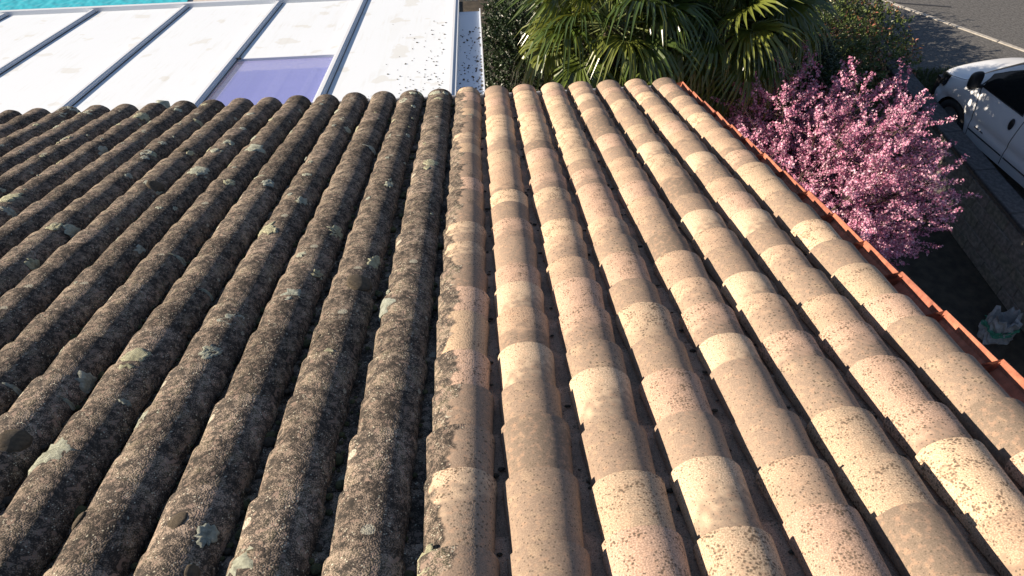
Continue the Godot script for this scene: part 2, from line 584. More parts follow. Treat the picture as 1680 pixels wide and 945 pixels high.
func build_growth(deck: Node) -> void:
	# the large pale rosettes where the photograph shows them: column, turn round the arc, way up the slope, radii
	var known := LICHENS
	var i := 0
	for a in known:
		lichen(deck, a[0], a[1], a[2], a[3], a[4], M.lichen[i % 3], 200 + i, 0.0035)
		i += 1
	rng.seed = 404
	for q in 230:
		var col := -rng.randi_range(1, 16)
		var z := rng.randf_range(0.1, 5.2)
		if rng.randf() < 0.5: z = rng.randf_range(0.02, 2.2)
		if in_view(roof_frame * Vector3(col * PITCH, 0.14, z)) < 0.0: continue
		var s := 0.008 + 0.026 * pow(rng.randf(), 1.8)
		lichen(deck, col, rng.randf_range(0.35, 2.75), z, s, s * rng.randf_range(0.7, 1.6), M.lichen[rng.randi() % 3], 600 + q, 0.0022)
	# moss: rounded cushions along the edges of the old columns
	var meshes := []
	for k in 4:
		var st := begin()
		var n := FastNoiseLite.new()
		n.seed = 900 + k
		n.frequency = 2.2
		var rows := []
		for a in 7:
			var row := []
			for b in 11:
				var th := PI * a / 6.0
				var ph := TAU * (b % 10) / 10.0
				var d := Vector3(sin(th) * cos(ph), cos(th), sin(th) * sin(ph))
				row.append(d * (1.0 + 0.25 * n.get_noise_3dv(d * 1.3)) * Vector3(1, 0.72, 1.15))
			rows.append(row)
		add_grid(st, rows, true)
		meshes.append(done(st))
	rng.seed = 505
	var small := SurfaceTool.new()
	small.begin(Mesh.PRIMITIVE_TRIANGLES)
	var dark := SurfaceTool.new()
	dark.begin(Mesh.PRIMITIVE_TRIANGLES)
	var single := 0
	for col in range(-17, 0):
		var z := 0.03
		while z < 5.6:
			z += rng.randf_range(0.008, 0.075)
			var side := 1.0 if rng.randf() < 0.8 else -1.0
			var big := rng.randf() < 0.15
			var s := rng.randf_range(0.012, 0.024) if big else rng.randf_range(0.0045, 0.011)
			var x := col * PITCH + side * (0.103 + rng.randf_range(-0.004, 0.018))
			var p := Vector3(x, rng.randf_range(0.036, 0.066) if not big else 0.052, z)
			if side < 0: p.x = (col * PITCH) - 0.108 - rng.randf_range(0.0, 0.012)
			var depth := in_view(roof_frame * p)
			var xf := Transform3D(Basis(Vector3.UP, rng.randf() * TAU).scaled(Vector3.ONE * s), p)
			var mm: int = rng.randi() % 4
			if big and depth > 0.0 and depth < 4.2 and single < 160:
				put("moss_cushion", meshes[mm], M.moss[rng.randi() % 2 * 0 + (0 if rng.randf() < 0.65 else 2)], deck, xf)
				single += 1
			elif depth > 0.0:
				(small if rng.randf() < 0.5 else dark).append_from(meshes[mm], 0, xf)
	# a little debris caught in the cleaned channels
	for k in 260:
		var p := Vector3((rng.randi() % 7 + 0.5) * PITCH + rng.randf_range(-0.03, 0.03), 0.046, rng.randf_range(0.05, 5.6))
		var s := rng.randf_range(0.003, 0.008)
		dark.append_from(meshes[k % 4], 0, Transform3D(Basis(Vector3.UP, rng.randf() * TAU).scaled(Vector3(s * 1.6, s, s)), p))
	var both := ArrayMesh.new()
	small.commit(both)
	both.surface_set_material(0, M.moss[0])
	dark.commit(both)
	both.surface_set_material(1, M.moss[2])
	var crumbs := put("moss_crumbs", both, null, deck)
	crumbs.set_meta("kind", "stuff")
	# flat dark cushions on top of the old tiles
	for a in CUSHIONS:
		var c: Array = on_cover(a[0], a[1], a[2])
		var up: Vector3 = c[1]
		var bx := up.cross(Vector3.BACK).normalized()
		var b := Basis(bx, up, bx.cross(up))
		put("moss_cushion", meshes[int(a[2] * 10) % 4], M.moss[1], deck, Transform3D(b.scaled_local(Vector3(a[3], a[3] * 0.45, a[3])), c[0] - up * a[3] * 0.1))

# [column, angle round the arc from its left rim, metres up from the eave, radius round the arc, radius along]
const LICHENS := [[-5, 1.15, 4.727, 0.07, 0.07], [-6, 2.99, 4.262, 0.07, 0.056], [-5, 1.63, 4.203, 0.052, 0.07], [-4, 1.95, 4.175, 0.038, 0.049], [-4, 2.26, 3.923, 0.07, 0.051], [-11, 1.47, 2.293, 0.07, 0.07], [-9, 2.88, 2.773, 0.07, 0.053], [-3, 1.63, 3.752, 0.044, 0.054], [-2, 2.41, 3.414, 0.035, 0.06], [-7, 1.78, 1.958, 0.062, 0.07], [-1, 0.5, 3.842, 0.066, 0.07], [0, 0.84, 5.245, 0.046, 0.046], [-2, 0.58, 5.206, 0.07, 0.066], [-3, 2.25, 5.11, 0.032, 0.044], [-3, 2.54, 3.021, 0.058, 0.067], [-6, 1.77, 1.515, 0.065, 0.07], [-11, 2.84, 1.244, 0.07, 0.062], [-9, 2.97, 3.185, 0.07, 0.038], [-6, 3.01, 4.398, 0.07, 0.008], [-11, 2.61, 2.458, 0.07, 0.029], [-4, 1.11, 2.968, 0.046, 0.055], [-5, 3.06, 3.616, 0.07, 0.011], [-3, 2.75, 1.553, 0.07, 0.035], [-1, 1.84, 2.038, 0.05, 0.07], [-2, 1.18, 0.333, 0.035, 0.07], [-7, 2.95, 4.293, 0.07, 0.009], [-9, 1.77, 2.795, 0.04, 0.047], [-11, 2.32, -0.056, 0.07, 0.067], [-14, 2.14, 0.017, 0.06, 0.051], [-11, 2.04, 0.396, 0.065, 0.07], [-13, 2.05, 0.197, 0.055, 0.07], [-9, 1.68, 1.493, 0.039, 0.056], [-9, 2.82, 0.612, 0.07, 0.024], [-6, 2.84, 3.228, 0.07, 0.014], [-5, 2.36, 4.448, 0.028, 0.012], [-3, 2.36, 3.513, 0.029, 0.044], [-4, 2.2, 2.564, 0.036, 0.061], [-5, 1.98, 2.247, 0.035, 0.05], [-6, 1.97, 2.214, 0.035, 0.04], [-2, 2.04, 2.367, 0.025, 0.07], [-8, 1.88, 2.149, 0.031, 0.041], [0, 1.75, 0.954, 0.039, 0.07]]
const CUSHIONS := [[-2, 1.96, 3.655, 0.061], [-3, 1.25, 5.062, 0.033], [-4, 0.72, 5.016, 0.027], [-6, 2.0, 4.646, 0.054], [-8, 2.3, 2.162, 0.055], [-3, 2.27, 5.236, 0.022], [-8, 1.63, 1.468, 0.038], [-2, 0.79, 4.093, 0.022]]

# ---------------------------------------------------------------- veranda
func build_veranda() -> void:
	var v := thing("veranda", "white veranda roof of sloping panels between aluminium bars, one pane blue", "veranda", Vector3(-3.0, YARD, -8.3))
	var a := deg_to_rad(11.2)
	# frame: x along the eave, y panel normal, z back up the slope; origin at the upper edge under the house eave
	var basis := Basis(Vector3.RIGHT, -a)
	var origin := Vector3(0, 3.14, -6.08)
	var F := Transform3D(Basis.IDENTITY, -v.position) * Transform3D(basis, origin)
	var length := 4.40
	var xs := [-9.03, -7.79, -6.545, -5.305, -4.02, -2.70, -1.49, -0.19]
	for i in xs.size() - 1:
		var xa: float = xs[i] + 0.02; var xb: float = xs[i + 1] - 0.02
		var w := xb - xa
		var cx := (xa + xb) / 2
		if i == 5:
			var cut := 1.85
			put("panel", box(Vector3(w, 0.016, length - cut), Vector3(cx, 0, -(length + cut) / 2)), M.panel[1], v, F)
			var bp := put("blue_pane", box(Vector3(w, 0.010, cut - 0.012), Vector3(cx, -0.010, -cut / 2)), M.blue, v, F)
			for q in 15:
				put("blind_slat", box(Vector3(w - 0.02, 0.006, 0.118), Vector3(cx, -0.12, -0.07 - q * 0.122)), M.blind[0 if q % 3 else 1], v, F)
			for q in 3:
				put("blind_tape", box(Vector3(0.07 if q != 1 else 0.13, 0.004, cut - 0.06), Vector3(cx - 0.36 + q * 0.34, -0.108, -cut / 2)), M.blind[2], v, F)
			bp.set_meta("label", "bare blue pane where the white panel is missing")
			put("panel_edge", box(Vector3(w, 0.012, 0.02), Vector3(cx, 0.015, -cut - 0.01)), M.alu, v, F)
			put("clip", soft_box(Vector3(0.06, 0.022, 0.028), 0.006, Vector3(xa + 0.05, 0.022, -cut - 0.01)), M.black, v, F)
		else:
			put("panel", box(Vector3(w, 0.016, length), Vector3(cx, 0, -length / 2)), M.panel[i % 3], v, F)
	for i in xs.size():
		var st := begin(false)
		var wide := 0.10 if i < xs.size() - 1 else 0.10
		add_box(st, Vector3(xs[i], 0.006, -length / 2), Vector3(wide, 0.030, length))
		add_box(st, Vector3(xs[i], 0.031, -length / 2), Vector3(wide * 0.62, 0.020, length - 0.006))
		add_box(st, Vector3(xs[i], 0.045, -length / 2), Vector3(wide * 0.3, 0.008, length - 0.012))
		put("glazing_bar", done(st), M.alu, v, F)
		if i < xs.size() - 1: put("gasket", box(Vector3(0.007, 0.010, length - 0.02), Vector3(xs[i] + wide / 2 + 0.004, 0.013, -length / 2)), M.black, v, F)
	put("end_cap", box(Vector3(9.4, 0.11, 0.09), Vector3(-4.62, 0.012, -length - 0.045)), M.alu, v, F)
	put("front_gutter", soft_box(Vector3(9.5, 0.13, 0.13), 0.012, Vector3(-4.62, -0.04, -length - 0.16)), M.alu, v, F)
	# lower flashing strip along the open side
	put("side_flashing", box(Vector3(0.30, 0.012, length - 0.55), Vector3(0.005, -0.09, -(length - 0.55) / 2)), M.flash, v, F)
	put("flashing_lip", box(Vector3(0.014, 0.05, length - 0.55), Vector3(0.148, -0.07, -(length - 0.55) / 2)), M.alu, v, F)
	put("edge_board", box(Vector3(0.02, 0.13, length), Vector3(-0.145, -0.03, -length / 2)), M.alu, v, F)
	for x in [-9.0, -4.6, -0.25]:
		var foot := origin + basis * Vector3(x, -0.08, -length + 0.1)
		put("post", soft_box(Vector3(0.1, foot.y - YARD, 0.1), 0.008, Vector3(x, (foot.y + YARD) / 2, foot.z)), M.alu, v, Transform3D(Basis.IDENTITY, -v.position))
	# moss crumbs and dirt that fell on the panel next to the old tiles
	rng.seed = 11
	var st := begin(false)
	for k in 620:
		var t := pow(rng.randf(), 1.9)
		var x := 0.14 - pow(rng.randf(), 1.7) * 1.15
		var z := -0.25 - t * 2.9
		if rng.randf() > clampf(1.25 - absf(x - 0.1) * 0.7 - t * 0.6, 0.06, 1.0): continue
		var y := 0.010 if x < -0.26 else (-0.082 if x > -0.12 and x < 0.138 else 99.0)
		if y > 1.0: continue
		var s := rng.randf_range(0.0035, 0.0105)
		if x > -0.12: s *= 1.25
		var c := F * Vector3(x, y + s * 0.25, z)
		var b := basis * Basis(Vector3.UP, rng.randf() * TAU)
		add_box(st, c, Vector3(s * rng.randf_range(1.0, 2.4), s * 0.7, s * rng.randf_range(0.8, 1.5)), b)
	put("fallen_moss", done(st), M.moss[2], v).set_meta("kind", "stuff")

# ---------------------------------------------------------------- palms
func frond_mesh(seed_: int, droop: float) -> ArrayMesh:
	var r := RandomNumberGenerator.new()
	r.seed = seed_
	var st := begin(false)
	var hub := Vector3(0, 0, 0.72)
	var count := 36
	for i in count:
		var f := (i + 0.5) / count * 2.0 - 1.0
		var a := f * deg_to_rad(140.0) + r.randf_range(-0.02, 0.02)
		var length := 0.74 * (1.0 - 0.30 * f * f) * r.randf_range(0.9, 1.06)
		var dir := Vector3(sin(a), 0, cos(a))
		var side := Vector3(cos(a), 0, -sin(a))
		var prev := []
		var dr := droop * r.randf_range(0.6, 1.5)
		var twist := r.randf_range(-0.5, 0.5)
		for k in 5:
			var t := k / 4.0
			var w: float = [0.006, 0.024, 0.025, 0.016, 0.001][k]
			var p := hub + dir * length * t * (1.0 - 0.14 * dr * t * t) + Vector3(0, 0.10 * t * (1.0 - t) - dr * 0.34 * pow(t, 2.6), 0)
			p.y += 0.10 * absf(f) * t      # blade cups upwards at its sides
			var sd := (side * cos(twist * t) + Vector3.UP * sin(twist * t))
			var row := [p - sd * w + Vector3(0, w * 0.55, 0), p, p + sd * w + Vector3(0, w * 0.55, 0)]
			if k > 0:
				quad(st, prev[0], prev[1], row[1], row[0])
				quad(st, prev[1], prev[2], row[2], row[1])
			prev = row
	return done(st)

func palm(at: Vector3, top: float, label: String, fronds: int, seed_: int) -> void:
	var p := thing("palm_tree", label, "palm", at, "fan palms beyond the eave")
	rng.seed = seed_
	var pts := []; var rad := []
	for k in 12:
		pts.append(Vector3(0.04 * sin(k * 0.7), top * k / 11.0, 0.03 * cos(k))); rad.append(0.15 + 0.02 * (k % 2) - 0.003 * k)
	put("trunk", tube(pts, rad, 10), M.bark, p)
	var variants := []
	for k in 5: variants.append(frond_mesh(seed_ + k, [0.5, 0.9, 1.3, 1.7, 2.1][k]))
	var pet := tube([Vector3.ZERO, Vector3(0, 0.03, 0.36), Vector3(0, 0, 0.735)], [0.016, 0.011, 0.007], 5)
	for k in fronds:
		var t := float(k) / fronds
		var az := k * 2.39996 + rng.randf_range(-0.25, 0.25)
		var el := deg_to_rad(lerpf(78.0, -38.0, pow(t, 0.8)) + rng.randf_range(-9, 9))
		var d := Vector3(cos(el) * cos(az), sin(el), cos(el) * sin(az))
		var x := Vector3.UP.cross(d).normalized()
		var y := d.cross(x)
		var b := Basis(x, y, d) * Basis(Vector3.BACK, rng.randf_range(-0.5, 0.5))
		var s := rng.randf_range(0.8, 1.05)
		var xf := Transform3D(b.scaled_local(Vector3.ONE * s), Vector3(0, top - 0.04, 0) + d * 0.08)
		var o := put("frond", variants[clampi(int(t * 4.0 + rng.randf_range(-0.3, 1.2)), 0, 4)], M.palm[rng.randi() % 4], p, xf)
		put("stalk", pet, M.stalk, o)

# ---------------------------------------------------------------- leafy shrubs
func leaf_mesh(l: float, w: float) -> ArrayMesh:
	var st := begin(false)
	var a := Vector3(0, 0, 0); var tip := Vector3(0, -0.06 * l, l)
	var ml := Vector3(-w, w * 0.5, l * 0.45); var mr := Vector3(w, w * 0.5, l * 0.45)
	var mid := Vector3(0, 0, l * 0.5)
	tri(st, a, ml, mid); tri(st, ml, tip, mid); tri(st, a, mid, mr); tri(st, mid, tip, mr)
	return done(st)

func scatter(called: String, mesh: Mesh, m: Material, xfs: Array, cols: Array, parent: Node) -> MultiMeshInstance3D:
	var mm := MultiMesh.new()
	mm.transform_format = MultiMesh.TRANSFORM_3D
	mm.use_colors = true
	mm.mesh = mesh
	mm.instance_count = xfs.size()
	for i in xfs.size():
		mm.set_instance_transform(i, xfs[i])
		mm.set_instance_color(i, cols[i])
	var o := MultiMeshInstance3D.new()
	o.name = called
	o.multimesh = mm
	o.material_override = m
	parent.add_child(o, true)
	o.set_meta("kind", "stuff")
	return o

func turned(d: Vector3, spin: float, s: float, at: Vector3) -> Transform3D:
	var x := (Vector3(0.2, 0.9, 0.4) if absf(d.y) < 0.85 else Vector3(1, 0, 0.2)).cross(d).normalized()
	var y := d.cross(x)
	return Transform3D((Basis(x, y, d) * Basis(Vector3.BACK, spin)).scaled_local(Vector3.ONE * s), at)

# blobs: [centre, radii]; shoots of leaves spread through each blob, thickest near its skin
func shrub(called: String, label: String, category: String, base: Vector3, blobs: Array, shoots: int, per: int, leaf: Mesh, m: Material, colours: Array, tip: Array, seed_: int, group := "") -> void:
	var s := thing(called, label, category, base, group)
	rng.seed = seed_
	var st := begin()
	var xfs := []; var cols := []
	var total := 0.0
	for b in blobs: total += b[1].x * b[1].y + b[1].x * b[1].z + b[1].y * b[1].z
	for b in blobs:
		var n := int(shoots * (b[1].x * b[1].y + b[1].x * b[1].z + b[1].y * b[1].z) / total)
		var c: Vector3 = b[0]
		var foot := Vector3(c.x * 0.85, 0, c.z * 0.85)
		add_tube(st, [foot, foot.lerp(c, 0.5) + Vector3(0.04, 0, 0.03), c], [0.04, 0.03, 0.016], 6)
		for k in n:
			var d := Vector3(rng.randfn(), rng.randfn(), rng.randfn()).normalized()
			var r := pow(rng.randf(), 0.35) * rng.randf_range(0.85, 1.08)
			var p: Vector3 = c + d * b[1] * r
			if p.y + base.y < base.y + 0.05: continue
			var out := (d + Vector3(0, 0.7, 0) + Vector3(rng.randfn(), rng.randfn(), rng.randfn()) * 0.35).normalized()
			if k % 24 == 0: add_tube(st, [c.lerp(p, 0.3), p + out * 0.1], [0.009, 0.003], 4)
			var red: bool = tip.size() > 0 and r > 0.8 and rng.randf() < tip[1]
			for j in per:
				var at := p + out * (j * 0.018) + Vector3(rng.randfn(), rng.randfn(), rng.randfn()) * 0.012
				var ld := (out * 0.5 + Vector3(rng.randfn(), rng.randfn(), rng.randfn()) * 0.6).normalized()
				xfs.append(turned(ld, rng.randf_range(-0.8, 0.8), rng.randf_range(0.7, 1.2), at))
				var cc: Color = colours[rng.randi() % colours.size()]
				if red and j > per / 3: cc = tip[0][rng.randi() % tip[0].size()]
				cols.append(cc * rng.randf_range(0.75, 1.25))
	put("branches", done(st), M.twig, s)
	scatter("leaves", leaf, m, xfs, cols, s)

func blossom_mesh() -> ArrayMesh:
	var st := begin(false)
	for k in 5:
		var a := TAU * k / 5.0
		var e := 0.5
		var p1 := Vector3(cos(a - e) * 0.62, sin(a - e) * 0.62, 0.30)
		var p2 := Vector3(cos(a) * 1.0, sin(a) * 1.0, 0.48)
		var p3 := Vector3(cos(a + e) * 0.62, sin(a + e) * 0.62, 0.30)
		quad(st, Vector3.ZERO, p1, p2, p3)
	return done(st)

func build_blossom_tree() -> void:
	var base := Vector3(4.26, YARD, -7.45)
	var t := thing("blossom_tree", "small tree covered in pink blossom beside the red gable edge", "tree", base)
	rng.seed = 2024
	var trunk := begin()
	add_tube(trunk, [Vector3(0, -0.05, 0), Vector3(0.03, 0.3, 0.02), Vector3(0.0, 0.62, 0.0)], [0.11, 0.09, 0.085], 9)
	put("trunk", done(trunk), M.bark, t)
	var st := begin()
	var xfs := []; var cols := []
	var centre := Vector3(-0.05, 2.06, 0.2)
	var radii := Vector3(1.50, 1.42, 1.40)
	var pinks := [lin(0.68, 0.33, 0.46), lin(0.74, 0.43, 0.55), lin(0.58, 0.24, 0.38), lin(0.80, 0.56, 0.64), lin(0.46, 0.15, 0.26)]
	var flower := func(p: Vector3, out: Vector3):
		var d := (out * 0.6 + Vector3(rng.randfn(), rng.randfn(), rng.randfn()) * 0.7).normalized()
		xfs.append(turned(d, rng.randf() * TAU, rng.randf_range(0.011, 0.018), p))
		cols.append(pinks[rng.randi() % 5] * rng.randf_range(0.85, 1.15))
	var wand := func(p0: Vector3, d: Vector3, length: float, thick: float, from: float, to: float):
		var bend := Vector3(rng.randfn(), absf(rng.randfn()) * 1.3, rng.randfn()) * 0.10 * length
		var p1 := p0 + d * length * 0.5 + bend * 0.4
		var p2 := p0 + d * length + bend
		add_tube(st, [p0, p1, p2], [thick, thick * 0.7, thick * 0.3], 4)
		var n := int(length * (to - from) / 0.021)
		for k in n:
			var f := from + (to - from) * (k + rng.randf()) / n
			var p := (p0.lerp(p1, f * 2.0) if f < 0.5 else p1.lerp(p2, f * 2.0 - 1.0))
			for c in rng.randi_range(3, 6):
				var o := Vector3(rng.randfn(), rng.randfn(), rng.randfn()).normalized()
				flower.call(p + o * rng.randf_range(0.008, 0.042), o)
	var limbs := 84
	for i in limbs:
		var fy := 1.0 - (i + 0.5) / limbs * 1.84
		var rr := sqrt(maxf(0.0, 1.0 - fy * fy))
		var az := i * 2.39996
		var tip := centre + Vector3(cos(az) * rr, fy, sin(az) * rr) * radii * rng.randf_range(0.80, 1.0)
		var start := Vector3(0, 0.6, 0)
		var mid := start.lerp(tip, 0.45) + Vector3(0, 0.22, 0) + Vector3(rng.randfn(), 0, rng.randfn()) * 0.06
		add_tube(st, [start, start.lerp(mid, 0.5) + Vector3(0, 0.05, 0), mid, mid.lerp(tip, 0.5), tip], [0.036, 0.030, 0.021, 0.013, 0.005], 6)
		for k in 35:
			var f := 1.0 - 0.72 * pow(rng.randf(), 1.3)
			var p := (start.lerp(mid, f / 0.45) if f < 0.45 else mid.lerp(tip, (f - 0.45) / 0.55))
			var out := ((p - centre) / radii).normalized()
			var d := (out * 0.55 + Vector3(0, 0.35, 0) + Vector3(rng.randfn(), rng.randfn(), rng.randfn()) * 0.8).normalized()
			var len := rng.randf_range(0.22, 0.58) * (1.0 if f > 0.5 else 0.8)
			wand.call(p, d, len, 0.005, 0.35, 1.0)
	# long upright shoots, some still bare at their tips
	for k in 22:
		var az := rng.randf() * TAU
		var d0 := Vector3(cos(az) * 0.8, rng.randf_range(0.35, 1.0), sin(az) * 0.8).normalized()
		var p := centre + d0 * radii * 0.82
		var d := (d0 * 0.8 + Vector3(0, 0.75, 0)).normalized()
		var bare := rng.randf() < 0.4
		wand.call(p, d, rng.randf_range(0.3, 0.55), 0.006, 0.0, 0.45 if bare else 1.0)
	put("branches", done(st), M.twig, t)
	scatter("blossom", blossom_mesh(), M.petal, xfs, cols, t)
	print("blossoms ", xfs.size())

# ---------------------------------------------------------------- van
func van_point(z: float, f: float, out := 0.0) -> Vector3:
	# left half of the shell (x < 0); f 0 sill .. 0.5 belt .. 1 roof centre; z -2.1 nose .. 2.75 tail
	var prof := [[-2.12, 0.62], [-2.06, 0.80], [-1.9, 0.93], [-1.6, 1.03], [-1.28, 1.14], [-1.05, 1.36], [-0.7, 1.66], [-0.42, 1.85], [-0.15, 1.945], [0.3, 1.965], [2.5, 1.95], [2.75, 1.86]]
	var top: float = prof[-1][1]
	for i in prof.size() - 1:
		if z <= prof[i + 1][0]:
			top = lerpf(prof[i][1], prof[i + 1][1], clampf((z - prof[i][0]) / (prof[i + 1][0] - prof[i][0]), 0.0, 1.0)); break
	var w := 0.95
	if z < -1.35: w = lerpf(0.95, 0.62, pow((-1.35 - z) / 0.77, 2.2))
	if z > 2.4: w = lerpf(0.95, 0.90, (z - 2.4) / 0.35)
	var sill := 0.30
	for wheel in [-1.27, 1.75]:
		var dz := absf(z - wheel)
		if dz < 0.385: sill = maxf(sill, 0.30 + sqrt(0.385 * 0.385 - dz * dz) * 1.02)
	var belt := minf(1.12, top - 0.10)
	belt = maxf(belt, sill + 0.06)
	var p := Vector3()
	if f <= 0.5:
		var t := f / 0.5
		p = Vector3(-(w + 0.035 * sin(PI * t) - 0.03 * t), lerpf(sill, belt, t), z)
		p.x += 0.018 * exp(-pow((p.y - 0.62) / 0.05, 2.0))     # crease along the doors
	else:
		var t := (f - 0.5) / 0.5
		var lean := clampf((top - 1.12) / 0.8, 0.0, 1.0)
		var wr := (w - 0.03)
		if t < 0.72:
			var q := t / 0.72
			p = Vector3(-(wr - (0.17 * lean + 0.05) * pow(q, 1.25)), lerpf(belt, top - 0.085, q), z)
		else:
			var q := (t - 0.72) / 0.28
			var x0 := wr - (0.17 * lean + 0.05)
			p = Vector3(-x0 * cos(q * PI / 2), top - 0.085 + 0.085 * sin(q * PI / 2), z)
	if out != 0.0:
		var dz := (van_point(z + 0.01, f) - van_point(z - 0.01, f))
		var df := (van_point(z, minf(f + 0.01, 1.0)) - van_point(z, maxf(f - 0.01, 0.0)))
		var n := dz.cross(df).normalized()
		if n.x > 0.0 or (f > 0.95 and n.y < 0.0): n = -n
		p += n * out
	return p

func van_patch(z0: float, z1: float, f0: float, f1: float, out: float, nz := 14, nf := 10) -> ArrayMesh:
	var st := begin()
	var rows := []
	for i in nz + 1:
		var row := []
		for j in nf + 1:
			row.append(van_point(lerpf(z0, z1, float(i) / nz), lerpf(f0, f1, float(j) / nf), out))
		rows.append(row)
	add_grid(st, rows)
	return done(st)

func van_strip(pts: Array, w: float, out := 0.003) -> ArrayMesh:
	# thin band along a path of (z, f) on the shell
	var path := []
	for i in pts.size() - 1:
		for k in 8: path.append((pts[i] as Vector2).lerp(pts[i + 1], k / 8.0))
	path.append(pts[-1])
	var l := []
	var rad := []
	for p in path:
		l.append(van_point(p.x, p.y, out - w * 0.6)); rad.append(w)
	return tube(l, rad, 6)

func build_van() -> void:
	var v := thing("van", "white panel van parked beyond the low block wall, its flank in shade", "van", Vector3(8.97, DRIVE, -9.06))
	v.rotation.y = deg_to_rad(9.8)
	# body shell, both halves
	var st := begin()
	var zs := []
	var z := -2.12
	while z < 2.76:
		zs.append(z)
		z += 0.035 if (z < -0.8 or absf(z - 1.75) < 0.45) else 0.10
	for side in [1.0, -1.0]:
		var rows := []
		for zz in zs:
			var row := []
			for j in 33:
				var p := van_point(zz, j / 32.0)
				row.append(Vector3(p.x * side, p.y, p.z))
			rows.append(row)
		add_grid(st, rows, side < 0)
	st.set_smooth_group(1)
	for zz in [zs[0], zs[-1]]:
		var rows := []
		for j in 33:
			var p := van_point(zz, j / 32.0)
			rows.append([p, Vector3(-p.x, p.y, p.z)])
		add_grid(st, rows, zz < 0)
	put("body", done(st), M.paint, v)
	put("underbody", box(Vector3(1.66, 0.5, 4.5), Vector3(0, 0.5, 0.3)), M.black, v)
	# glass of the cab door with its dark surround
	put("door_window", van_patch(-0.93, -0.06, 0.515, 0.80, 0.006, 18, 12), M.glass, v)
	put("window_seal", van_strip([Vector2(-0.97, 0.512), Vector2(-0.5, 0.508), Vector2(-0.05, 0.51), Vector2(-0.03, 0.6), Vector2(-0.04, 0.81), Vector2(-0.4, 0.81), Vector2(-0.9, 0.79), Vector2(-0.97, 0.512)], 0.012), M.black, v)
	var ws := begin()
	for side in [1.0, -1.0]:
		var rows := []
		for i in 11:
			var row := []
			for j in 9:
				var p := van_point(lerpf(-1.22, -0.5, i / 10.0), lerpf(0.875, 1.0, j / 8.0), 0.006)
				row.append(Vector3(p.x * side, p.y, p.z))
			rows.append(row)
		add_grid(ws, rows, side < 0)
	put("windscreen", done(ws), M.glass, v)
	# seams, crease trim and badge
	put("door_seam", van_strip([Vector2(-0.95, 0.50), Vector2(-0.84, 0.30), Vector2(-0.80, 0.03)], 0.006), M.black, v)
	put("door_seam", van_strip([Vector2(0.0, 0.84), Vector2(0.02, 0.5), Vector2(0.0, 0.25), Vector2(0.0, 0.02)], 0.006), M.black, v)
	put("door_seam", van_strip([Vector2(1.2, 0.84), Vector2(1.2, 0.5), Vector2(1.2, 0.02)], 0.006), M.black, v)
	put("bonnet_seam", van_strip([Vector2(-1.86, 0.62), Vector2(-1.5, 0.60), Vector2(-1.2, 0.56)], 0.006), M.black, v)
	put("rub_strip", van_strip([Vector2(-0.79, 0.10), Vector2(-0.02, 0.10)], 0.012, 0.006), M.black, v)
	put("rub_strip", van_strip([Vector2(0.03, 0.10), Vector2(1.3, 0.10)], 0.012, 0.006), M.black, v)
	put("badge", van_strip([Vector2(-0.70, 0.155), Vector2(-0.60, 0.155)], 0.010, 0.005), M.dark, v)
	put("badge", van_strip([Vector2(-0.57, 0.155), Vector2(-0.50, 0.155)], 0.010, 0.005), M.dark, v)
	put("headlight", van_patch(-2.0, -1.62, 0.34, 0.56, 0.006, 8, 6), M.glass, v)
	# handle: oval dark recess cover
	var hst := begin()
	var hp := van_point(-0.13, 0.40, 0.008)
	var rows := []
	for i in 7:
		var row := []
		for j in 13:
			var th := PI * i / 6.0; var ph := TAU * (j % 12) / 12.0
			row.append(hp + Vector3(-0.028 * cos(th), 0.10 * sin(th) * cos(ph), 0.045 * sin(th) * sin(ph)))
		rows.append(row)
	add_grid(hst, rows)
	put("handle", done(hst), M.black, v)
	# mirror: arm and shaped housing
	var mst := begin()
	var mc := van_point(-0.93, 0.53) + Vector3(-0.17, 0.10, -0.02)
	rows = []
	for i in 9:
		var row := []
		for j in 15:
			var th := PI * i / 8.0; var ph := TAU * (j % 14) / 14.0
			var d := Vector3(sin(th) * cos(ph), cos(th), sin(th) * sin(ph))
			var q := Vector3(signf(d.x) * pow(absf(d.x), 0.65) * 0.115, signf(d.y) * pow(absf(d.y), 0.7) * 0.155, d.z * (0.085 if d.z < 0 else 0.03))
			row.append(mc + q)
		rows.append(row)
	add_grid(mst, rows, true)
	var mir := put("mirror", done(mst), M.black, v)
	put("mirror_arm", tube([van_point(-0.96, 0.5), mc + Vector3(0.03, -0.1, 0)], [0.035, 0.03], 8), M.black, mir)
	# wheels
	for w in [[-0.86, -1.27], [0.86, -1.27], [-0.86, 1.75], [0.86, 1.75]]:
		var s := signf(w[0])
		var lath := func(prof: Array) -> ArrayMesh:
			var l := begin()
			var rr := []
			for p in prof:
				var row := []
				for j in 25:
					var a := TAU * (j % 24) / 24.0
					row.append(Vector3(p.x * s, p.y * cos(a), p.y * sin(a)))
				rr.append(row)
			add_grid(l, rr, s > 0)
			return done(l)
		var wheel := put("wheel", lath.call([Vector2(-0.11, 0.2), Vector2(-0.11, 0.29), Vector2(-0.09, 0.325), Vector2(0.05, 0.325), Vector2(0.075, 0.29), Vector2(0.075, 0.215), Vector2(0.06, 0.205)]), M.tyre, v, Transform3D(Basis.IDENTITY, Vector3(w[0], 0.325, w[1])))
		put("rim", lath.call([Vector2(0.06, 0.208), Vector2(0.05, 0.19), Vector2(0.03, 0.12), Vector2(0.055, 0.06), Vector2(0.055, 0.0)]), M.rim, wheel)

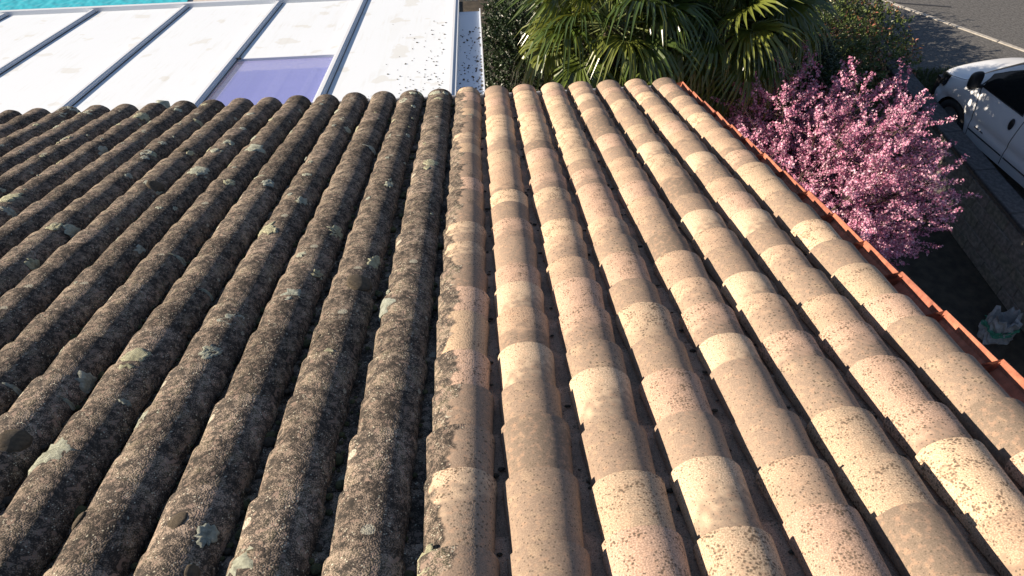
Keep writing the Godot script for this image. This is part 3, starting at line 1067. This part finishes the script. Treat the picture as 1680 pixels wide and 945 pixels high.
# ---------------------------------------------------------------- yard, wall, ground
func build_wall() -> void:
	var w := thing("block_wall", "low grey block wall with dark coping between the yard and the van", "wall", Vector3(7.6, YARD, -6.0))
	w.rotation.y = deg_to_rad(1.2)
	rng.seed = 61
	put("core", box(Vector3(0.17, 1.1, 11.0), Vector3(0.02, 0.55, -1.0)), M.mortar, w)
	var block := [soft_box(Vector3(0.20, 0.192, 0.492), 0.006), soft_box(Vector3(0.204, 0.192, 0.492), 0.008), soft_box(Vector3(0.198, 0.192, 0.490), 0.007)]
	for r in 5:
		for k in 22:
			put("block", block[rng.randi() % 3], M.block[rng.randi() % 3], w, Transform3D(Basis.IDENTITY, Vector3(rng.randf_range(-0.002, 0.003), 0.105 + r * 0.2, 4.2 - k * 0.5 - (0.25 if r % 2 else 0.0))))
	for k in 11:
		put("coping_stone", soft_box(Vector3(0.34, 0.06, 0.985), 0.012), M.coping, w, Transform3D(Basis(Vector3.UP, rng.randf_range(-0.004, 0.004)), Vector3(0.03, 1.13 + rng.randf_range(-0.002, 0.002), 3.9 - k * 0.993)))

func build_sack() -> void:
	# slumped woven sack with an open crumpled mouth
	var s := thing("sack", "crumpled white and green plastic sack standing on the dark yard", "sack", Vector3(7.06, YARD, -6.30))
	var n := FastNoiseLite.new()
	n.seed = 5
	n.frequency = 3.0
	for part in 2:
		var st := begin(false)
		var rows := []
		for i in 9:
			var row := []
			var t := i / 8.0
			for j in 29:
				var a := TAU * (j % 28) / 28.0
				var sq := pow(pow(absf(cos(a)), 4.0) + pow(absf(sin(a)), 4.0), -0.25)
				var d := Vector3(cos(a) * 0.20 * sq, 0, sin(a) * 0.15 * sq) * (1.0 - 0.10 * t if part == 0 else 0.97 + 0.03 * t)
				var y := t * 0.40 if part == 0 else 0.16 + 0.11 * t
				var f := n.get_noise_3d(d.x * 3.0, y * 4.0, d.z * 3.0)
				if part == 1: y += 0.03 * sin(a * 2.0 + 1.0)
				row.append(d * (1.0 + 0.34 * f + 0.16 * n.get_noise_3d(d.x * 9.0, y * 9.0, d.z * 9.0)) + Vector3(0, y + (0.22 * n.get_noise_2d(cos(a) * 1.1, sin(a) * 1.1 + 3.0) * t if part == 0 else 0.0), 0))
			rows.append(row)
		if part == 0:
			# lip folded inwards, then the filling
			var lip := []
			for p in rows[8]: lip.append(p * Vector3(0.8, 0.92, 0.8) + Vector3(0, 0.02 * sin(p.x * 40.0), 0))
			rows.append(lip)
			var low := []
			for p in lip: low.append(Vector3(p.x * 0.9, 0.20, p.z * 0.9))
			rows.append(low)
			var centre := []
			for p in lip: centre.append(Vector3(0, 0.23, 0))
			rows.append(centre)
		add_grid(st, rows, true)
		put("sack_body" if part == 0 else "printed_band", done(st), M.sack if part == 0 else M.sack_green, s)

func build_ground() -> void:
	var st := begin(false)
	quad(st, Vector3(-300, YARD, 100), Vector3(-300, YARD, -300), Vector3(300, YARD, -300), Vector3(300, YARD, 100))
	struct("ground", done(st), M.soil)
	# raised asphalt driveway
	struct("driveway", box(Vector3(80, 0.64, 120), Vector3(47.68, DRIVE - 0.32, -20)), M.asphalt)
	# pale edging stones between the two asphalts
	var e := struct("edging", box(Vector3(0.10, 0.06, 12.0)), M.mortar)
	var a := Vector3(8.10, DRIVE - 0.026, -16.2); var b := Vector3(12.6, DRIVE - 0.026, -10.3)
	e.position = (a + b) / 2
	e.rotation.y = atan2(b.x - a.x, b.z - a.z)
	for k in 7:
		put("edging_stone", soft_box(Vector3(0.095, 0.07, 0.985), 0.008), M.concrete, e, Transform3D(Basis.IDENTITY, Vector3(0, 0.008, -3.4 + k * 1.0)))
	# pole shadow painted as a thin dark strip on the far asphalt
	var s := struct("painted_pole_shadow", box(Vector3(1.42, 0.006, 0.05)), M.pole_shadow_tone)
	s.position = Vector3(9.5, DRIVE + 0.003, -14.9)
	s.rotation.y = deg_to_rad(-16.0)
	# terrace and pool
	struct("terrace", box(Vector3(26, 0.15, 12), Vector3(-13.6, YARD + 0.08, -12.4)), M.terrace)
	struct("pool_water", box(Vector3(9.5, 0.02, 7.5), Vector3(-11.6, YARD + 0.19, -20.2)), M.water)
	struct("pool_floor", box(Vector3(9.5, 0.05, 7.5), Vector3(-11.6, YARD + 0.06, -20.2)), M.pool)

func build_plants() -> void:
	var leaf := leaf_mesh(0.07, 0.017)
	var small := leaf_mesh(0.036, 0.010)
	# evergreen hedge behind the palms; the last shrub is added to shade the van
	for h in [[0.9, 0], [2.5, 1], [4.0, 2], [5.25, 3]]:
		var x: float = h[0]
		shrub("hedge_shrub", ["dense dark evergreen shrub beside the white flashing strip", "dark evergreen shrub behind the crowns of the palms", "dark evergreen shrub behind the palm next to the blossom tree", "dark evergreen shrub added right beside the red-tipped bush to shade the van"][h[1]], "shrub", Vector3(x, YARD, -11.2 if h[1] < 3 else -10.4), [[Vector3(0, 1.5, 0), Vector3(1.0, 1.5, 0.8)], [Vector3(0.2, 2.3, -0.4), Vector3(0.9, 0.9, 0.8)]] if h[1] < 3 else [[Vector3(0, 1.1, 0), Vector3(0.75, 1.15, 0.8)], [Vector3(0, 1.7, -0.2), Vector3(0.6, 0.7, 0.7)]], 4200, 6, leaf, M.leaf, [lin(0.018, 0.036, 0.011), lin(0.026, 0.048, 0.014), lin(0.015, 0.030, 0.010)], [], 700 + h[1], "hedge behind the palms")
	# red-tipped bush at the drive
	shrub("red_tipped_bush", "broad bush with bronze-red young leaves at the driveway edge", "bush", Vector3(6.75, YARD, -11.9), [[Vector3(-0.5, 1.0, 0.5), Vector3(0.9, 1.05, 0.8)], [Vector3(0.4, 0.8, 0.0), Vector3(0.9, 0.9, 0.8)], [Vector3(-0.2, 1.1, -0.9), Vector3(1.0, 0.95, 0.9)], [Vector3(0.9, 0.75, -1.2), Vector3(0.85, 0.8, 0.9)], [Vector3(0.4, 0.9, -2.2), Vector3(1.2, 0.8, 0.9)], [Vector3(-0.9, 1.2, -2.0), Vector3(1.0, 0.9, 0.9)]], 5200, 7, leaf, M.leaf, [lin(0.07, 0.105, 0.022), lin(0.10, 0.13, 0.03), lin(0.045, 0.07, 0.02)], [[lin(0.22, 0.075, 0.045), lin(0.18, 0.085, 0.04), lin(0.17, 0.12, 0.04)], 0.5], 801)
	shrub("low_shrub", "low clipped green shrub between blossom tree and driveway", "shrub", Vector3(6.75, YARD, -10.2), [[Vector3(0, 0.55, 0), Vector3(0.9, 0.75, 0.7)], [Vector3(-0.7, 0.6, -0.2), Vector3(0.8, 0.8, 0.7)]], 2200, 6, small, M.leaf, [lin(0.045, 0.08, 0.02), lin(0.06, 0.095, 0.028)], [], 811)
	# grass along the drive by the van's nose
	var st_x := []; var st_c := []
	var blade := leaf_mesh(0.13, 0.006)
	rng.seed = 909
	for k in 5200:
		var p := Vector3(rng.randf_range(7.75, 9.3), DRIVE, -rng.randf_range(11.0, 12.2))
		if p.x > 8.1 + (-p.z - 10.9) * 0.9 + rng.randf() * 0.5: continue
		st_x.append(turned((Vector3(rng.randfn() * 0.5, 1.0, rng.randfn() * 0.5)).normalized(), rng.randf() * TAU, rng.randf_range(0.4, 1.1), p))
		st_c.append([lin(0.05, 0.085, 0.02), lin(0.08, 0.10, 0.03), lin(0.04, 0.065, 0.02)][k % 3])
	var g := scatter("grass", blade, M.leaf, st_x, st_c, self)
	tag(g, "tufts of short grass by the nose of the van", "grass")

func make_materials() -> void:
	M.render = mineral(lin(0.52, 0.43, 0.33), lin(0.60, 0.50, 0.40), 3, 0.6, 0.95, 0.2)
	M.timber = mineral(lin(0.07, 0.05, 0.035), lin(0.12, 0.09, 0.06), 4, 1.0, 0.9, 0.2)
	M.gutter = mat(lin(0.42, 0.42, 0.43), 0.45, 0.3)
	M.verge = [mineral(lin(0.26, 0.09, 0.055), lin(0.56, 0.20, 0.115), 20, 4.0, 0.85, 0.15), mineral(lin(0.22, 0.08, 0.05), lin(0.50, 0.175, 0.10), 23, 4.0, 0.85, 0.15), mineral(lin(0.17, 0.075, 0.05), lin(0.44, 0.155, 0.095), 26, 4.0, 0.85, 0.15)]
	M.lichen = [mineral(lin(0.14, 0.16, 0.11), lin(0.66, 0.69, 0.54), 30, 9.0, 0.95, 0.5), mineral(lin(0.14, 0.16, 0.13), lin(0.58, 0.62, 0.52), 33, 9.0, 0.95, 0.5), mineral(lin(0.16, 0.16, 0.09), lin(0.70, 0.69, 0.46), 36, 9.0, 0.95, 0.5)]
	M.moss = [mineral(lin(0.05, 0.06, 0.025), lin(0.16, 0.17, 0.075), 40, 8.0, 1.0, 0.6), mineral(lin(0.06, 0.05, 0.032), lin(0.17, 0.135, 0.09), 43, 8.0, 1.0, 0.6), mineral(lin(0.045, 0.04, 0.03), lin(0.13, 0.11, 0.08), 46, 8.0, 1.0, 0.6)]
	for m in M.lichen: m.vertex_color_use_as_albedo = true
	M.alu = mat(lin(0.63, 0.66, 0.69), 0.38)
	M.panel = []
	for k in 3: M.panel.append(panel_material(70 + k))
	M.flash = mat(lin(0.55, 0.62, 0.72), 0.35, 0.1)
	M.blue = mat(lin(0.30, 0.33, 0.72), 0.05)
	M.blue.transparency = BaseMaterial3D.TRANSPARENCY_ALPHA
	M.blue.albedo_color.a = 0.5
	M.blind = [mat(lin(0.48, 0.50, 0.80), 0.6), mat(lin(0.40, 0.42, 0.74), 0.6), mat(lin(0.66, 0.68, 0.86), 0.6)]
	M.black = mat(lin(0.018, 0.018, 0.02), 0.45)
	M.dark = mat(lin(0.05, 0.055, 0.06), 0.5)
	M.bark = mineral(lin(0.06, 0.045, 0.03), lin(0.16, 0.12, 0.085), 50, 3.0, 0.95, 1.0)
	M.twig = mat(lin(0.075, 0.05, 0.04), 0.85)
	M.palm = []
	for c in [lin(0.050, 0.080, 0.016), lin(0.070, 0.098, 0.018), lin(0.110, 0.130, 0.026), lin(0.036, 0.062, 0.016)]:
		var m := mat(c, 0.27)
		m.backlight_enabled = true
		m.backlight = Color(0.34, 0.36, 0.13)
		M.palm.append(m)
	M.stalk = mat(lin(0.13, 0.16, 0.05), 0.5)
	M.leaf = mat(Color.WHITE, 0.42)
	M.leaf.vertex_color_use_as_albedo = true
	M.leaf.backlight_enabled = true
	M.leaf.backlight = Color(0.4, 0.45, 0.2)
	M.petal = mat(Color.WHITE, 0.7)
	M.petal.vertex_color_use_as_albedo = true
	M.petal.backlight_enabled = true
	M.petal.backlight = Color(0.6, 0.45, 0.5)
	M.paint = mat(lin(0.74, 0.76, 0.78), 0.28)
	M.paint.clearcoat_enabled = true
	M.paint.clearcoat = 0.6
	M.paint.clearcoat_roughness = 0.08
	M.glass = mat(lin(0.012, 0.014, 0.016), 0.06)
	M.tyre = mat(lin(0.025, 0.025, 0.025), 0.85)
	M.rim = mat(lin(0.35, 0.36, 0.37), 0.4, 0.6)
	M.mortar = mineral(lin(0.13, 0.125, 0.115), lin(0.22, 0.21, 0.19), 60, 2.0)
	M.block = [mineral(lin(0.12, 0.115, 0.105), lin(0.34, 0.32, 0.28), 63, 1.6, 0.9, 0.08), mineral(lin(0.11, 0.105, 0.095), lin(0.30, 0.285, 0.245), 66, 1.6, 0.9, 0.08), mineral(lin(0.10, 0.10, 0.085), lin(0.32, 0.31, 0.25), 69, 1.6, 0.9, 0.08)]
	M.coping = mineral(lin(0.045, 0.045, 0.05), lin(0.11, 0.11, 0.115), 80, 2.0)
	M.soil = mineral(lin(0.035, 0.028, 0.02), lin(0.085, 0.07, 0.05), 83, 0.7, 1.0, 1.5)
	M.asphalt = mineral(lin(0.055, 0.054, 0.052), lin(0.15, 0.147, 0.14), 86, 2.3, 0.88, 0.35, 0.35)
	M.concrete = mineral(lin(0.32, 0.30, 0.26), lin(0.48, 0.45, 0.39), 89, 1.5)
	M.pole_shadow_tone = mat(lin(0.025, 0.025, 0.026), 0.6)  # near-black colour of the painted pole shadow
	M.terrace = mineral(lin(0.42, 0.38, 0.33), lin(0.52, 0.48, 0.42), 92, 0.8)
	M.pool = mineral(lin(0.10, 0.50, 0.55), lin(0.16, 0.60, 0.64), 95, 0.5, 0.8, 0.0, 0.03)
	M.water = mat(lin(0.05, 0.42, 0.50), 0.08)
	M.water.heightmap_enabled = true
	M.water.heightmap_texture = gray_tex(seamless(97, 0.02, 256, 2), 256, 256)
	M.water.heightmap_scale = 2.0
	M.water.uv1_triplanar = true
	M.water.uv1_scale = Vector3.ONE * 0.6
	M.sack = mineral(lin(0.26, 0.27, 0.27), lin(0.44, 0.45, 0.45), 98, 3.0, 0.6)
	M.sack_green = mat(lin(0.04, 0.22, 0.14), 0.6)

func panel_material(seed_: int) -> StandardMaterial3D:
	# white sheet with grey-beige run-off streaks down the fall and a few dried stains
	var w := 384
	var n := FastNoiseLite.new()
	n.seed = seed_
	n.frequency = 0.03
	n.fractal_octaves = 3
	var low := seamless(seed_ + 50, 0.008, w, 4)
	var out := PackedByteArray(); out.resize(w * w * 3)
	for y in w:
		for x in w:
			var i := y * w + x
			var l := low[i] / 255.0
			var f := n.get_noise_2d(x * 3.0, y * 0.22) * 0.5 + 0.5
			var c := lin(0.68, 0.73, 0.765)
			c = c.lerp(lin(0.50, 0.50, 0.46), clampf((f - 0.58) * 2.6, 0.0, 1.0) * clampf((l - 0.35) * 2.5, 0.0, 1.0) * 0.55)
			if l > 0.74: c = c.lerp(lin(0.54, 0.53, 0.47), clampf((l - 0.74) * 30.0, 0.0, 1.0) * 0.5)
			out[i * 3] = s8(c.r); out[i * 3 + 1] = s8(c.g); out[i * 3 + 2] = s8(c.b)
	var m := StandardMaterial3D.new()
	m.albedo_texture = tex(out, w, w)
	m.roughness = 0.5
	m.uv1_triplanar = true
	m.uv1_world_triplanar = true
	m.uv1_scale = Vector3(0.45, 0.45, 0.45)
	return m

# ---------------------------------------------------------------- scene
func _ready() -> void:
	cam = Camera3D.new()
	cam.name = "camera"
	cam.fov = 42.56
	cam.far = 800.0
	cam.near = 0.05
	cam.transform = Transform3D(Basis(Vector3.UP, deg_to_rad(-1.95)) * Basis(Vector3.RIGHT, deg_to_rad(-46.08)) * Basis(Vector3.BACK, deg_to_rad(-1.75)), CAM)
	add_child(cam)
	cam.current = true

	var we := WorldEnvironment.new()
	we.name = "environment"
	var env := Environment.new()
	var sky := Sky.new()
	var sm := ProceduralSkyMaterial.new()
	sm.sky_top_color = Color(0.52, 0.63, 0.80)
	sm.sky_horizon_color = Color(0.86, 0.89, 0.93)
	sm.sky_curve = 0.12
	sm.ground_horizon_color = Color(0.55, 0.52, 0.48)
	sm.ground_bottom_color = Color(0.25, 0.23, 0.20)
	sm.sun_angle_max = 1.0
	sky.sky_material = sm
	env.background_mode = Environment.BG_SKY
	env.sky = sky
	env.background_energy_multiplier = 0.30
	env.tonemap_mode = Environment.TONE_MAPPER_LINEAR
	env.tonemap_exposure = 2.2
	env.sdfgi_enabled = true
	env.ssao_enabled = true
	env.ssil_enabled = true
	we.environment = env
	add_child(we)

	var sun := DirectionalLight3D.new()
	sun.name = "sun"
	sun.light_energy = 1.6
	sun.light_color = Color(1.0, 0.93, 0.845)
	sun.light_angular_distance = 0.5
	sun.shadow_enabled = true
	var el := deg_to_rad(23.5); var az := deg_to_rad(-4.0)
	var towards := Vector3(-cos(el) * cos(az), sin(el), cos(el) * sin(az))   # low sun, square to the left of the tile columns
	add_child(sun)
	sun.look_at_from_position(towards * 10.0, Vector3.ZERO, Vector3.UP)

	for i in 1024:
		var c := i / 1023.0
		to_srgb.append(clampi(int(round(255.0 * (12.92 * c if c <= 0.0031308 else 1.055 * pow(c, 1.0 / 2.4) - 0.055))), 0, 255))
	var v := Vector3(0, -sin(SLOPE), -cos(SLOPE))
	var n := Vector3(0, cos(SLOPE), -sin(SLOPE))
	var e := CAM + v * 6.617 - n * (1.499 + 0.140)
	e.x = 0.0
	roof_frame = Transform3D(Basis(Vector3.RIGHT, n, -v), e)
	make_materials()
	print("materials ", Time.get_ticks_msec())
	build_ground()
	build_house()
	print("house ", Time.get_ticks_msec())
	build_veranda()
	build_wall()
	palm(Vector3(1.75, YARD, -8.6), 3.75, "fan palm with shiny drooping fronds just beyond the pale tiles", 42, 31)
	palm(Vector3(3.2, YARD, -8.8), 3.65, "fan palm crowding the blossom tree with long hanging fronds", 44, 47)
	palm(Vector3(3.75, YARD, -10.0), 3.1, "fan palm standing behind the other two palms", 34, 63)
	build_blossom_tree()
	build_plants()
	build_van()
	build_sack()
	print("done ", Time.get_ticks_msec())
